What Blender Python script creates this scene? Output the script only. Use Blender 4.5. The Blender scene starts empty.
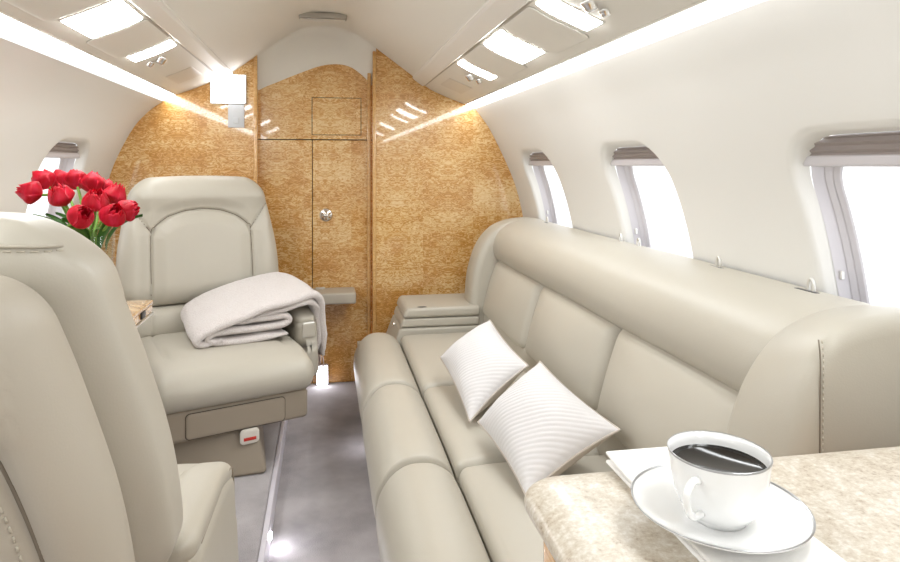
import bpy, bmesh, math, random
from mathutils import Vector, Matrix, noise as mnoise
random.seed(4)
PI = math.pi
SC = bpy.context.scene
COL = SC.collection

# ------------------------------------------------------------------ helpers
def tag(o, label=None, cat=None, group=None, kind=None):
    if label: o['label'] = label
    if cat: o['category'] = cat
    if group: o['group'] = group
    if kind: o['kind'] = kind
    return o

def empty(name, loc=(0, 0, 0), rz=0.0, label=None, cat=None, group=None, kind=None, parent=None):
    o = bpy.data.objects.new(name, None)
    o.empty_display_size = .05
    COL.objects.link(o)
    o.location = loc
    o.rotation_euler = (0, 0, rz)
    if parent: o.parent = parent
    return tag(o, label, cat, group, kind)

def obj(name, bm, mat, parent=None, smooth=True, sharp=None, world=False, loc=None):
    """one mesh object; world=True: vertices are in world space, parent is an unrotated Empty"""
    me = bpy.data.meshes.new(name)
    if world and parent is not None:
        off = Vector((0, 0, 0)); p = parent
        while p is not None:
            off += p.location; p = p.parent
        bmesh.ops.translate(bm, verts=bm.verts, vec=-off)
    bmesh.ops.recalc_face_normals(bm, faces=bm.faces)
    bm.to_mesh(me); bm.free()
    o = bpy.data.objects.new(name, me)
    COL.objects.link(o)
    for m in (mat if isinstance(mat, (list, tuple)) else [mat]):
        me.materials.append(m)
    if smooth:
        me.polygons.foreach_set('use_smooth', [True] * len(me.polygons))
        if sharp is not None:
            me.set_sharp_from_angle(angle=math.radians(sharp))
    if loc: o.location = loc
    if parent: o.parent = parent
    return o

def axis_pts(h, r, n, k):
    pts = [-h + r * i / k for i in range(k)]
    a, b = -h + r, h - r
    pts += [a + (b - a) * i / n for i in range(n + 1)]
    pts += [h - r + r * (i + 1) / k for i in range(k)]
    return pts

def rbox(bm, c, h, r, n=(1, 1, 1), k=4, fn=None, mat=None):
    """rounded box, half sizes h, edge radii r (one or three), fn deforms the local point"""
    if not isinstance(r, (tuple, list)): r = (r, r, r)
    r = tuple(min(r[i], h[i] * .999) for i in range(3))
    ax = [axis_pts(h[i], r[i], n[i], k) for i in range(3)]
    N = [len(a) - 1 for a in ax]
    V = {}
    def vert(ix):
        if ix in V: return V[ix]
        p = [ax[i][ix[i]] for i in range(3)]
        q = [max(-(h[i] - r[i]), min(h[i] - r[i], p[i])) for i in range(3)]
        d = [(p[i] - q[i]) / r[i] for i in range(3)]
        L = math.sqrt(sum(x * x for x in d)) or 1
        p = Vector([q[i] + r[i] * d[i] / L for i in range(3)])
        nn = Vector([d[i] / L for i in range(3)])
        if fn: p = Vector(fn(p, nn))
        if mat: p = mat @ p
        V[ix] = bm.verts.new(p + Vector(c))
        return V[ix]
    for a in range(3):
        b, d = (a + 1) % 3, (a + 2) % 3
        for s in (0, N[a]):
            for i in range(N[b]):
                for j in range(N[d]):
                    q = []
                    for (u, w) in ((i, j), (i + 1, j), (i + 1, j + 1), (i, j + 1)):
                        ix = [0, 0, 0]; ix[a] = s; ix[b] = u; ix[d] = w
                        q.append(vert(tuple(ix)))
                    if s == 0: q.reverse()
                    bm.faces.new(q)
    return bm

def RB(c, h, r, n=(1, 1, 1), k=4, fn=None, mat=None):
    return rbox(bmesh.new(), c, h, r, n, k, fn, mat)

def grid(bm, rows, closed_u=False, closed_v=False):
    vs = [[bm.verts.new(p) for p in row] for row in rows]
    R, Cn = len(vs), len(vs[0])
    for i in range(R if closed_v else R - 1):
        for j in range(Cn if closed_u else Cn - 1):
            a, b = vs[i][j], vs[i][(j + 1) % Cn]
            c, d = vs[(i + 1) % R][(j + 1) % Cn], vs[(i + 1) % R][j]
            try: bm.faces.new((a, b, c, d))
            except ValueError: pass
    return vs

def lathe(bm, prof, seg=48, c=(0, 0, 0)):
    rows = []
    for (r, z) in prof:
        rows.append([(c[0] + r * math.cos(2 * PI * j / seg), c[1] + r * math.sin(2 * PI * j / seg), c[2] + z) for j in range(seg)])
    vs = grid(bm, rows, closed_u=True)
    for row, (r, z) in ((vs[0], prof[0]), (vs[-1], prof[-1])):
        if r < 1e-4:
            bmesh.ops.pointmerge(bm, verts=row, merge_co=row[0].co)
    return bm

def catmull(pts, n=8, closed=False):
    P = [Vector(p) for p in pts]
    out = []
    m = len(P)
    rng = m if closed else m - 1
    for i in range(rng):
        p0 = P[(i - 1) % m] if closed or i > 0 else P[0] * 2 - P[1]
        p1, p2 = P[i], P[(i + 1) % m]
        p3 = P[(i + 2) % m] if closed or i + 2 < m else P[-1] * 2 - P[-2]
        for k in range(n):
            t = k / n
            out.append(.5 * ((2 * p1) + (p2 - p0) * t + (2 * p0 - 5 * p1 + 4 * p2 - p3) * t * t + (3 * p1 - p0 - 3 * p2 + p3) * t ** 3))
    if not closed: out.append(P[-1])
    return out

def tube(bm, path, rad, seg=10, cap=True):
    path = [Vector(p) for p in path]
    rows = []
    ref = None
    for i, p in enumerate(path):
        t = (path[min(i + 1, len(path) - 1)] - path[max(i - 1, 0)]).normalized()
        if ref is None:
            ref = t.orthogonal().normalized()
        ref = (ref - t * ref.dot(t)).normalized()
        b = t.cross(ref)
        r = rad(i / (len(path) - 1)) if callable(rad) else rad
        rows.append([p + (ref * math.cos(2 * PI * j / seg) + b * math.sin(2 * PI * j / seg)) * r for j in range(seg)])
    vs = grid(bm, rows, closed_u=True)
    if cap:
        bm.faces.new(vs[0]); bm.faces.new(list(reversed(vs[-1])))
    return bm

def prism(bm, poly, a, b, axis='Y'):
    """extrude a 2D polygon between a and b along axis; poly is (x,z) for Y, (x,y) for Z, (y,z) for X"""
    def P(p, t):
        return {'Y': (p[0], t, p[1]), 'Z': (p[0], p[1], t), 'X': (t, p[0], p[1])}[axis]
    v0 = [bm.verts.new(P(p, a)) for p in poly]
    v1 = [bm.verts.new(P(p, b)) for p in poly]
    n = len(poly)
    bm.faces.new(v0); bm.faces.new(list(reversed(v1)))
    for i in range(n):
        bm.faces.new((v0[i], v0[(i + 1) % n], v1[(i + 1) % n], v1[i]))
    return bm

def extrude_y(prof, ys, fn=None):
    bm = bmesh.new()
    grid(bm, [[(fn(x, y, z) if fn else (x, y, z)) for (x, z) in prof] for y in ys])
    return bm

def stitches(path, spacing=.009, length=.0055, rad=.0009):
    """a row of little raised thread stitches along a path"""
    bm = bmesh.new()
    P = [Vector(p) for p in path]
    acc = [0]
    for i in range(1, len(P)): acc.append(acc[-1] + (P[i] - P[i - 1]).length)
    def at_len(s):
        for i in range(1, len(P)):
            if s <= acc[i]:
                t = (s - acc[i - 1]) / max(1e-9, acc[i] - acc[i - 1])
                return P[i - 1].lerp(P[i], t)
        return P[-1]
    s = 0
    while s + length < acc[-1]:
        tube(bm, [at_len(s), at_len(s + length * .5), at_len(s + length)], rad, 5)
        s += spacing
    return bm

def seg_dist(p, a, b):
    ax, ay = a; bx, by = b
    dx, dy = bx - ax, by - ay
    t = max(0, min(1, ((p[0] - ax) * dx + (p[1] - ay) * dy) / (dx * dx + dy * dy + 1e-12)))
    return math.hypot(p[0] - ax - t * dx, p[1] - ay - t * dy)

def poly_dist(p, pl):
    return min(seg_dist(p, pl[i], pl[i + 1]) for i in range(len(pl) - 1))

def sstep(a, b, x):
    t = max(0, min(1, (x - a) / (b - a)))
    return t * t * (3 - 2 * t)

def interp(tab, x):
    """monotone-ish cubic through (x,y) pairs sorted by x"""
    n = len(tab)
    if x <= tab[0][0]: i = 0
    elif x >= tab[-1][0]: i = n - 2
    else:
        i = max(j for j in range(n - 1) if tab[j][0] <= x)
    def slope(j):
        if j == 0: return (tab[1][1] - tab[0][1]) / (tab[1][0] - tab[0][0])
        if j == n - 1: return (tab[-1][1] - tab[-2][1]) / (tab[-1][0] - tab[-2][0])
        return (tab[j + 1][1] - tab[j - 1][1]) / (tab[j + 1][0] - tab[j - 1][0])
    h = tab[i + 1][0] - tab[i][0]
    t = (x - tab[i][0]) / h
    t = max(-.5, min(1.5, t))
    m0, m1 = slope(i) * h, slope(i + 1) * h
    return ((2 * t**3 - 3 * t**2 + 1) * tab[i][1] + (t**3 - 2 * t**2 + t) * m0 + (-2 * t**3 + 3 * t**2) * tab[i + 1][1] + (t**3 - t**2) * m1)

# ------------------------------------------------------------------ materials
def srgb(r, g, b):
    f = lambda c: (c / 255 / 12.92) if c / 255 <= .04045 else ((c / 255 + .055) / 1.055) ** 2.4
    return (f(r), f(g), f(b), 1)

def base_mat(name, col, rough=.5, metal=0, **kw):
    m = bpy.data.materials.new(name); m.use_nodes = True
    b = m.node_tree.nodes['Principled BSDF']
    b.inputs['Base Color'].default_value = col
    b.inputs['Roughness'].default_value = rough
    b.inputs['Metallic'].default_value = metal
    for k_, v in kw.items():
        b.inputs[k_.replace('_', ' ')].default_value = v
    return m

def nd(m, t, **kw):
    n = m.node_tree.nodes.new(t)
    for k_, v in kw.items():
        if hasattr(n, k_): setattr(n, k_, v)
        else: n.inputs[k_].default_value = v
    return n

def lk(m, a, b): m.node_tree.links.new(a, b)

def coords(m, scale=(1, 1, 1)):
    tc = nd(m, 'ShaderNodeTexCoord'); mp = nd(m, 'ShaderNodeMapping')
    mp.inputs['Scale'].default_value = scale
    lk(m, tc.outputs['Object'], mp.inputs['Vector'])
    return mp.outputs['Vector']

def add_bump(m, height_socket, strength=.2, dist=.002):
    b = nd(m, 'ShaderNodeBump'); b.inputs['Strength'].default_value = strength; b.inputs['Distance'].default_value = dist
    lk(m, height_socket, b.inputs['Height'])
    lk(m, b.outputs['Normal'], m.node_tree.nodes['Principled BSDF'].inputs['Normal'])
    return b

def ramp(m, fac, stops):
    r = nd(m, 'ShaderNodeValToRGB')
    e = r.color_ramp.elements
    while len(e) < len(stops): e.new(.5)
    for i, (p, c) in enumerate(stops):
        e[i].position = p; e[i].color = c
    lk(m, fac, r.inputs['Fac'])
    return r.outputs['Color']

def math_n(m, op, a, b=None):
    n = nd(m, 'ShaderNodeMath'); n.operation = op
    for i, x in enumerate((a, b)):
        if x is None: continue
        if isinstance(x, (int, float)): n.inputs[i].default_value = x
        else: lk(m, x, n.inputs[i])
    return n.outputs[0]

def noise(m, vec, scale, detail=3, rough=.5, dist=0):
    n = nd(m, 'ShaderNodeTexNoise')
    n.inputs['Scale'].default_value = scale; n.inputs['Detail'].default_value = detail
    n.inputs['Roughness'].default_value = rough; n.inputs['Distortion'].default_value = dist
    lk(m, vec, n.inputs['Vector'])
    return n.outputs['Fac']

def leather(name, col, rough=.42):
    m = base_mat(name, col, rough)
    v = coords(m)
    vo = nd(m, 'ShaderNodeTexVoronoi'); vo.inputs['Scale'].default_value = 420; lk(m, v, vo.inputs['Vector'])
    big = noise(m, v, 9, 3)
    h = math_n(m, 'ADD', math_n(m, 'MULTIPLY', vo.outputs['Distance'], .12), math_n(m, 'MULTIPLY', big, 1.6))
    add_bump(m, h, .22, .003)
    return m

M = {}
M['leather'] = leather('beige leather', srgb(189, 183, 170))
M['leather2'] = leather('taupe leather', srgb(184, 176, 162), .45)
M['taupe'] = base_mat('taupe shell', srgb(158, 146, 130), .5)
M['seam2'] = base_mat('leather seam', srgb(128, 118, 104), .7)
M['thread'] = base_mat('thread', srgb(196, 188, 172), .7)
M['seam'] = base_mat('dark seam', srgb(84, 76, 66), .8)
M['lining'] = base_mat('cream lining', srgb(232, 230, 225), .6)
v = coords(M['lining']); add_bump(M['lining'], noise(M['lining'], v, 220, 4), .08, .001)
M['ceil'] = base_mat('cream headliner', srgb(230, 226, 217), .65)
M['psu'] = base_mat('cream overhead panel', srgb(226, 222, 213), .5)
M['rail'] = base_mat('cream rail', srgb(230, 226, 219), .45)
M['winframe'] = base_mat('window frame', srgb(212, 208, 212), .4)
M['shade'] = base_mat('window shade', srgb(158, 148, 144), .5)
M['grey'] = base_mat('grey plastic', srgb(178, 172, 162), .5)
M['greyplate'] = base_mat('pale grey plate', srgb(214, 217, 221), .4)
M['greyplate2'] = base_mat('faint grey plate', srgb(214, 208, 198), .4)
M['chrome'] = base_mat('chrome', (.85, .84, .82, 1), .12, 1)
M['satin'] = base_mat('satin metal', (.78, .77, .74, 1), .32, 1)
M['silver'] = base_mat('silver band', (.42, .42, .43, 1), .28, 1)
M['black'] = base_mat('black', (.012, .012, .014, 1), .35)
M['trimwhite'] = base_mat('white metal trim', srgb(222, 218, 226), .3)
M['porcelain'] = base_mat('porcelain', srgb(243, 243, 242), .12, Coat_Weight=.6, Coat_Roughness=.04)
M['coffee'] = base_mat('black coffee', (.006, .004, .003, 1), .10)
M['linen'] = base_mat('white linen', srgb(243, 241, 238), .85)
v = coords(M['linen']); add_bump(M['linen'], noise(M['linen'], v, 900, 2), .2, .0006)
M['red'] = base_mat('red print', srgb(204, 52, 40), .6)
M['tabwhite'] = base_mat('white tab', srgb(226, 220, 210), .5)
M['stem'] = base_mat('tulip stem', srgb(116, 158, 62), .5)
M['leaf'] = base_mat('tulip leaf', srgb(72, 126, 48), .45)

# tulip petals: red with a lighter rim streak
m = base_mat('tulip petal', srgb(214, 18, 52), .42, Subsurface_Weight=.0)
v = coords(m, (60, 60, 14)); f = noise(m, v, 1.0, 3)
lk(m, ramp(m, f, [(.3, srgb(200, 4, 36)), (.5, srgb(228, 14, 50)), (.75, srgb(244, 58, 96))]), m.node_tree.nodes['Principled BSDF'].inputs['Base Color'])
M['petal'] = m

def emit(name, col, s):
    m = bpy.data.materials.new(name); m.use_nodes = True
    nt = m.node_tree; nt.nodes.clear()
    e = nt.nodes.new('ShaderNodeEmission'); o = nt.nodes.new('ShaderNodeOutputMaterial')
    e.inputs['Color'].default_value = col; e.inputs['Strength'].default_value = s
    nt.links.new(e.outputs[0], o.inputs[0])
    return m
M['strip'] = emit('cove strip light', (.965, .99, 1, 1), 6.0)
M['lamp'] = emit('lamp lens', (.965, .99, 1, 1), 11.0)
M['sign'] = emit('lit sign', (1, .98, .99, 1), 4.0)
M['floorlamp'] = emit('floor lamp lens', (.93, .93, 1, 1), 9.0)
M['steplamp'] = emit('step lamp lens', (.93, .93, 1, 1), 50.0)

def glass_mat(name, tint=(1, 1, 1, 1), refl=.02):
    m = bpy.data.materials.new(name); m.use_nodes = True
    nt = m.node_tree; nt.nodes.clear()
    t = nt.nodes.new('ShaderNodeBsdfTransparent'); g = nt.nodes.new('ShaderNodeBsdfGlossy')
    mx = nt.nodes.new('ShaderNodeMixShader'); o = nt.nodes.new('ShaderNodeOutputMaterial')
    lw = nt.nodes.new('ShaderNodeLayerWeight'); lw.inputs['Blend'].default_value = refl
    t.inputs['Color'].default_value = tint; g.inputs['Roughness'].default_value = .02
    pw = nt.nodes.new('ShaderNodeMath'); pw.operation = 'POWER'; pw.inputs[1].default_value = 4.0
    ml = nt.nodes.new('ShaderNodeMath'); ml.operation = 'MULTIPLY_ADD'; ml.inputs[1].default_value = refl * 5; ml.inputs[2].default_value = refl * .4
    lw.inputs['Blend'].default_value = .5
    nt.links.new(lw.outputs['Facing'], pw.inputs[0]); nt.links.new(pw.outputs[0], ml.inputs[0])
    nt.links.new(ml.outputs[0], mx.inputs[0])
    nt.links.new(t.outputs[0], mx.inputs[1]); nt.links.new(g.outputs[0], mx.inputs[2])
    nt.links.new(mx.outputs[0], o.inputs[0])
    return m
M['pane'] = glass_mat('window pane')
M['vase'] = glass_mat('vase glass', (.975, .99, .98, 1), .08)

# figured, quilted golden veneer under gloss lacquer
def wood(name, dark, mid, light, dx=0.0):
    m = base_mat(name, mid, .22, Coat_Weight=1.0, Coat_Roughness=.035)
    tc = nd(m, 'ShaderNodeTexCoord')
    sep = nd(m, 'ShaderNodeSeparateXYZ'); lk(m, tc.outputs['Object'], sep.inputs[0])
    # veneer leaves .115 m wide and .30 high: every leaf samples another place, mirrored like bookmatched sheets
    u = math_n(m, 'ADD', math_n(m, 'ADD', sep.outputs['X'], sep.outputs['Y']), 5.03 + dx)
    pp = math_n(m, 'PINGPONG', u, .115)
    leafid = math_n(m, 'FLOOR', math_n(m, 'DIVIDE', u, .23))
    zpp = math_n(m, 'ADD', sep.outputs['Z'], math_n(m, 'MULTIPLY', leafid, .137))
    cb = nd(m, 'ShaderNodeCombineXYZ')
    lk(m, pp, cb.inputs['X']); lk(m, leafid, cb.inputs['Y']); lk(m, zpp, cb.inputs['Z'])
    mp = nd(m, 'ShaderNodeMapping'); mp.inputs['Scale'].default_value = (24, .7, 60)
    lk(m, cb.outputs[0], mp.inputs['Vector'])
    n1 = noise(m, mp.outputs['Vector'], 1.0, 2.0, .5, .9)
    # contour lines of the noise give the rings and ripples of the figure
    rings = math_n(m, 'SINE', math_n(m, 'MULTIPLY', n1, 34.0))
    rings = math_n(m, 'ADD', math_n(m, 'MULTIPLY', rings, .22), .5)
    mp2 = nd(m, 'ShaderNodeMapping'); mp2.inputs['Scale'].default_value = (60, .9, 150)
    lk(m, cb.outputs[0], mp2.inputs['Vector'])
    n2 = noise(m, mp2.outputs['Vector'], 1.0, 2, .5, 1.0)
    mp3 = nd(m, 'ShaderNodeMapping'); mp3.inputs['Scale'].default_value = (5, .5, 7)
    lk(m, cb.outputs[0], mp3.inputs['Vector'])
    n3 = noise(m, mp3.outputs['Vector'], 1.0, 2)
    s = math_n(m, 'ADD', math_n(m, 'MULTIPLY', n2, .42), math_n(m, 'MULTIPLY', rings, .50))
    s = math_n(m, 'ADD', s, math_n(m, 'MULTIPLY', math_n(m, 'SUBTRACT', n3, .5), .55))
    s = math_n(m, 'ADD', s, math_n(m, 'MULTIPLY', math_n(m, 'SUBTRACT', n1, .5), .20))
    c = ramp(m, s, [(.28, dark), (.44, mid), (.64, light)])
    lk(m, c, m.node_tree.nodes['Principled BSDF'].inputs['Base Color'])
    return m
M['wood'] = wood('golden quilted veneer', srgb(182, 126, 58), srgb(208, 156, 86), srgb(235, 204, 150))
M['woodedge'] = wood('golden veneer edge', srgb(200, 150, 86), srgb(214, 166, 102), srgb(226, 184, 122), .05)
M['woodtable'] = wood('table veneer', srgb(190, 140, 84), srgb(214, 174, 122), srgb(230, 200, 152), .02)

# carpet
m = base_mat('grey carpet', srgb(168, 160, 162), .95, Sheen_Weight=.3)
v = coords(m)
n1 = noise(m, v, 5, 4, .6); n2 = noise(m, v, 420, 2)
c = ramp(m, math_n(m, 'ADD', math_n(m, 'MULTIPLY', n1, .75), math_n(m, 'MULTIPLY', n2, .25)),
         [(.34, srgb(146, 141, 143)), (.5, srgb(176, 170, 172)), (.66, srgb(200, 195, 196))])
lk(m, c, m.node_tree.nodes['Principled BSDF'].inputs['Base Color'])
add_bump(m, n2, .6, .004)
M['carpet'] = m

# granite
m = base_mat('beige granite', srgb(205, 192, 172), .36, Coat_Weight=.10, Coat_Roughness=.08)
v = coords(m)
n1 = noise(m, v, 42, 5, .7); n2 = noise(m, v, 210, 3, .65)
c = ramp(m, math_n(m, 'ADD', math_n(m, 'MULTIPLY', n1, .5), math_n(m, 'MULTIPLY', n2, .5)),
         [(.33, srgb(146, 129, 110)), (.43, srgb(188, 175, 156)), (.53, srgb(203, 194, 179)), (.66, srgb(224, 219, 211))])
lk(m, c, m.node_tree.nodes['Principled BSDF'].inputs['Base Color'])
M['granite'] = m

# corduroy, blanket wool
m = base_mat('white corduroy', srgb(219, 216, 216), .9, Sheen_Weight=.4)
v = coords(m); add_bump(m, noise(m, v, 700, 2), .35, .001); M['cord'] = m
m = base_mat('taupe pillow side', srgb(196, 186, 176), .9)
v = coords(m); add_bump(m, noise(m, v, 500, 2), .35, .001); M['cordside'] = m
m = base_mat('oatmeal wool', srgb(222, 214, 210), .95, Sheen_Weight=.5)
v = coords(m)
vo = nd(m, 'ShaderNodeTexVoronoi'); vo.inputs['Scale'].default_value = 230; lk(m, v, vo.inputs['Vector'])
n1 = noise(m, v, 420, 3)
c = ramp(m, n1, [(.3, srgb(204, 193, 189)), (.6, srgb(230, 223, 220))])
lk(m, c, m.node_tree.nodes['Principled BSDF'].inputs['Base Color'])
add_bump(m, math_n(m, 'ADD', vo.outputs['Distance'], n1), .7, .003)
M['wool'] = m
M['fringe'] = base_mat('fringe yarn', srgb(198, 176, 168), .95)

# ------------------------------------------------------------------ cabin shell
YB = 2.82           # face of the forward bulkhead
YR = -1.45          # aft end behind the camera
OPL, OPR = -.30, .222   # doorway in the bulkhead
SIDES = {1: [(0, .75), (.12, .81), (.28, .875), (.45, .905), (.62, .908), (.755, .889), (.879, .856), (.993, .808), (1.13, .738), (1.195, .692), (1.2225, .668)],
         -1: [(0, .78), (.12, .84), (.28, .90), (.45, .933), (.66, .932), (.826, .897), (.939, .868), (1.034, .829), (1.137, .772), (1.205, .708), (1.235, .664)]}
ZTOP = {1: 1.2225, -1: 1.235}
def xside(z, s): return interp(SIDES[s], z)
CEIL = [(0, 1.575), (.06, 1.570), (.12, 1.55), (.18, 1.515), (.23, 1.478), (.33, 1.405), (.395, 1.357)]
PSUS = {1: [(.43, 1.330), (.47, 1.304), (.52, 1.282), (.57, 1.262), (.617, 1.245)],
        -1: [(.43, 1.346), (.47, 1.323), (.52, 1.300), (.57, 1.280), (.609, 1.266)]}
XP = {1: .617, -1: .609}
STRIP = {1: [(.625, 1.240), (.637, 1.2365), (.650, 1.2315), (.662, 1.2262)], -1: [(.617, 1.261), (.630, 1.255), (.645, 1.247), (.658, 1.239)]}
def zceil(x): return interp(CEIL, abs(x))
def zpsu(x, s): return interp(PSUS[s], abs(x))
ycuts = [YR + (YB - YR) * i / 24 for i in range(25)]

# floors
bm = RB((0, (YR + 3.0) / 2, -.02), (1.0, (3.0 - YR) / 2, .02), .002, k=1)
tag(obj('floor', bm, M['carpet'], smooth=False), kind='structure')
EDGE = -.15
bm = RB(((-.9 + EDGE) / 2 - .02, (YR + YB) / 2, .0345), ((.9 + EDGE) / 2 + .02, (YB - YR) / 2, .0345), .01, k=3)
tag(obj('floor_platform', bm, M['carpet'], sharp=40), kind='structure')
bm = RB((EDGE + .006, (YR + YB) / 2, .036), (.007, (YB - YR) / 2, .036), .003, k=2)
tag(obj('trim_1', bm, M['trimwhite'], sharp=40), kind='structure')

# ceiling (headliner) over the aisle
xs = [-.40 + .8 * i / 48 for i in range(49)]
bm = extrude_y([(x, zceil(x)) for x in xs], ycuts + [YB + .03])
tag(obj('ceiling', bm, M['ceil']), kind='structure')

# vestibule header: from the arched opening back and down to the arched top of the doors
YD = 2.885
ARCH = [(-.34, 1.225), (-.30, 1.285), (-.20, 1.335), (-.10, 1.378), (-.02, 1.408), (.05, 1.418), (.11, 1.408), (.16, 1.375), (.20, 1.335), (.24, 1.28)]
bm = bmesh.new()
xs = [OPL - .03 + (OPR - OPL + .06) * i / 40 for i in range(41)]
rows = []
for t in [i / 8 for i in range(9)]:
    rows.append([(x, YB + (YD - YB) * t ** .8 + .001, zceil(x) + (interp(ARCH, x) - zceil(x)) * sstep(0, 1, t) if t > 0 else zceil(x)) for x in xs])
grid(bm, rows)
tag(obj('ceiling_header', bm, M['ceil']), kind='structure')

# overhead service panels, rails, cove lights, side linings
for s, sd in ((-1, 'left'), (1, 'right')):
    prof = [(s * x, zpsu(x, s)) for x in [.425 + (XP[s] - .425) * i / 24 for i in range(25)]]
    prof += [(s * (XP[s] + .006), zpsu(XP[s], s) + .010)]
    tag(obj('ceiling_panel_' + sd, extrude_y(prof, ycuts + [YB + .02]), M['psu'], sharp=50), kind='structure')
    # rail along the inner edge of the panel
    rp = [(s * .386, 1.372), (s * .383, 1.358), (s * .389, 1.349), (s * .428, zpsu(.43, s) - .009), (s * .4345, zpsu(.43, s) - .007), (s * .436, zpsu(.43, s) + .008)]
    bm = bmesh.new(); prism(bm, rp, YR, YB - .004)
    tag(obj('trim_rail_' + sd, bm, M['rail'], smooth=False), kind='structure')
    gp = [(s * .4355, zpsu(.4355, s) + .004), (s * .4355, zpsu(.4355, s) - .0012), (s * .4405, zpsu(.4405, s) - .0012), (s * .4405, zpsu(.4405, s) + .004)]
    bm = bmesh.new(); prism(bm, gp, YR, YB - .004)
    tag(obj('trim_gap_' + sd, bm, M['grey'], smooth=False), kind='structure')
    # cove strip light
    sp = [(s * x, z) for (x, z) in STRIP[s]]
    cove = empty('cove_light', (s * .65, (YR + YB) / 2, 1.22), 0,
                 'long glowing white cove light strip running above the %s cabin windows' % sd, 'light strip', 'cove light strips')
    obj('light_strip', extrude_y(sp, [YR, YB - .002]), M['strip'], cove, world=True)
    lip = bmesh.new()
    prism(lip, [(s * (XP[s] + .001), zpsu(XP[s], s) + .004), (s * (XP[s] + .004), zpsu(XP[s], s) - .004), (s * (XP[s] + .0085), zpsu(XP[s], s) - .003), (s * (XP[s] + .0075), zpsu(XP[s], s) + .008)], YR, YB - .003)
    obj('strip_lip', lip, M['psu'], cove, smooth=False, world=True)

WINS = {1: [-.71, .07, .85, 1.63, 2.41], -1: [-.80, -.02, .76, 1.54, 2.32]}
WZS = {1: .826, -1: .852}
WH = (.178, .198); WR = .10
def rr_sdf(x, y, hx, hy, r):
    qx, qy = abs(x) - hx + r, abs(y) - hy + r
    return math.hypot(max(qx, 0), max(qy, 0)) + min(max(qx, qy), 0) - r
def rr_ray(a, hx, hy, r):
    lo, hi = 0, 1
    c, s = math.cos(a), math.sin(a)
    for _ in range(40):
        mid = (lo + hi) / 2
        if rr_sdf(c * mid, s * mid, hx, hy, r) < 0: lo = mid
        else: hi = mid
    return lo * c, lo * s

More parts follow.
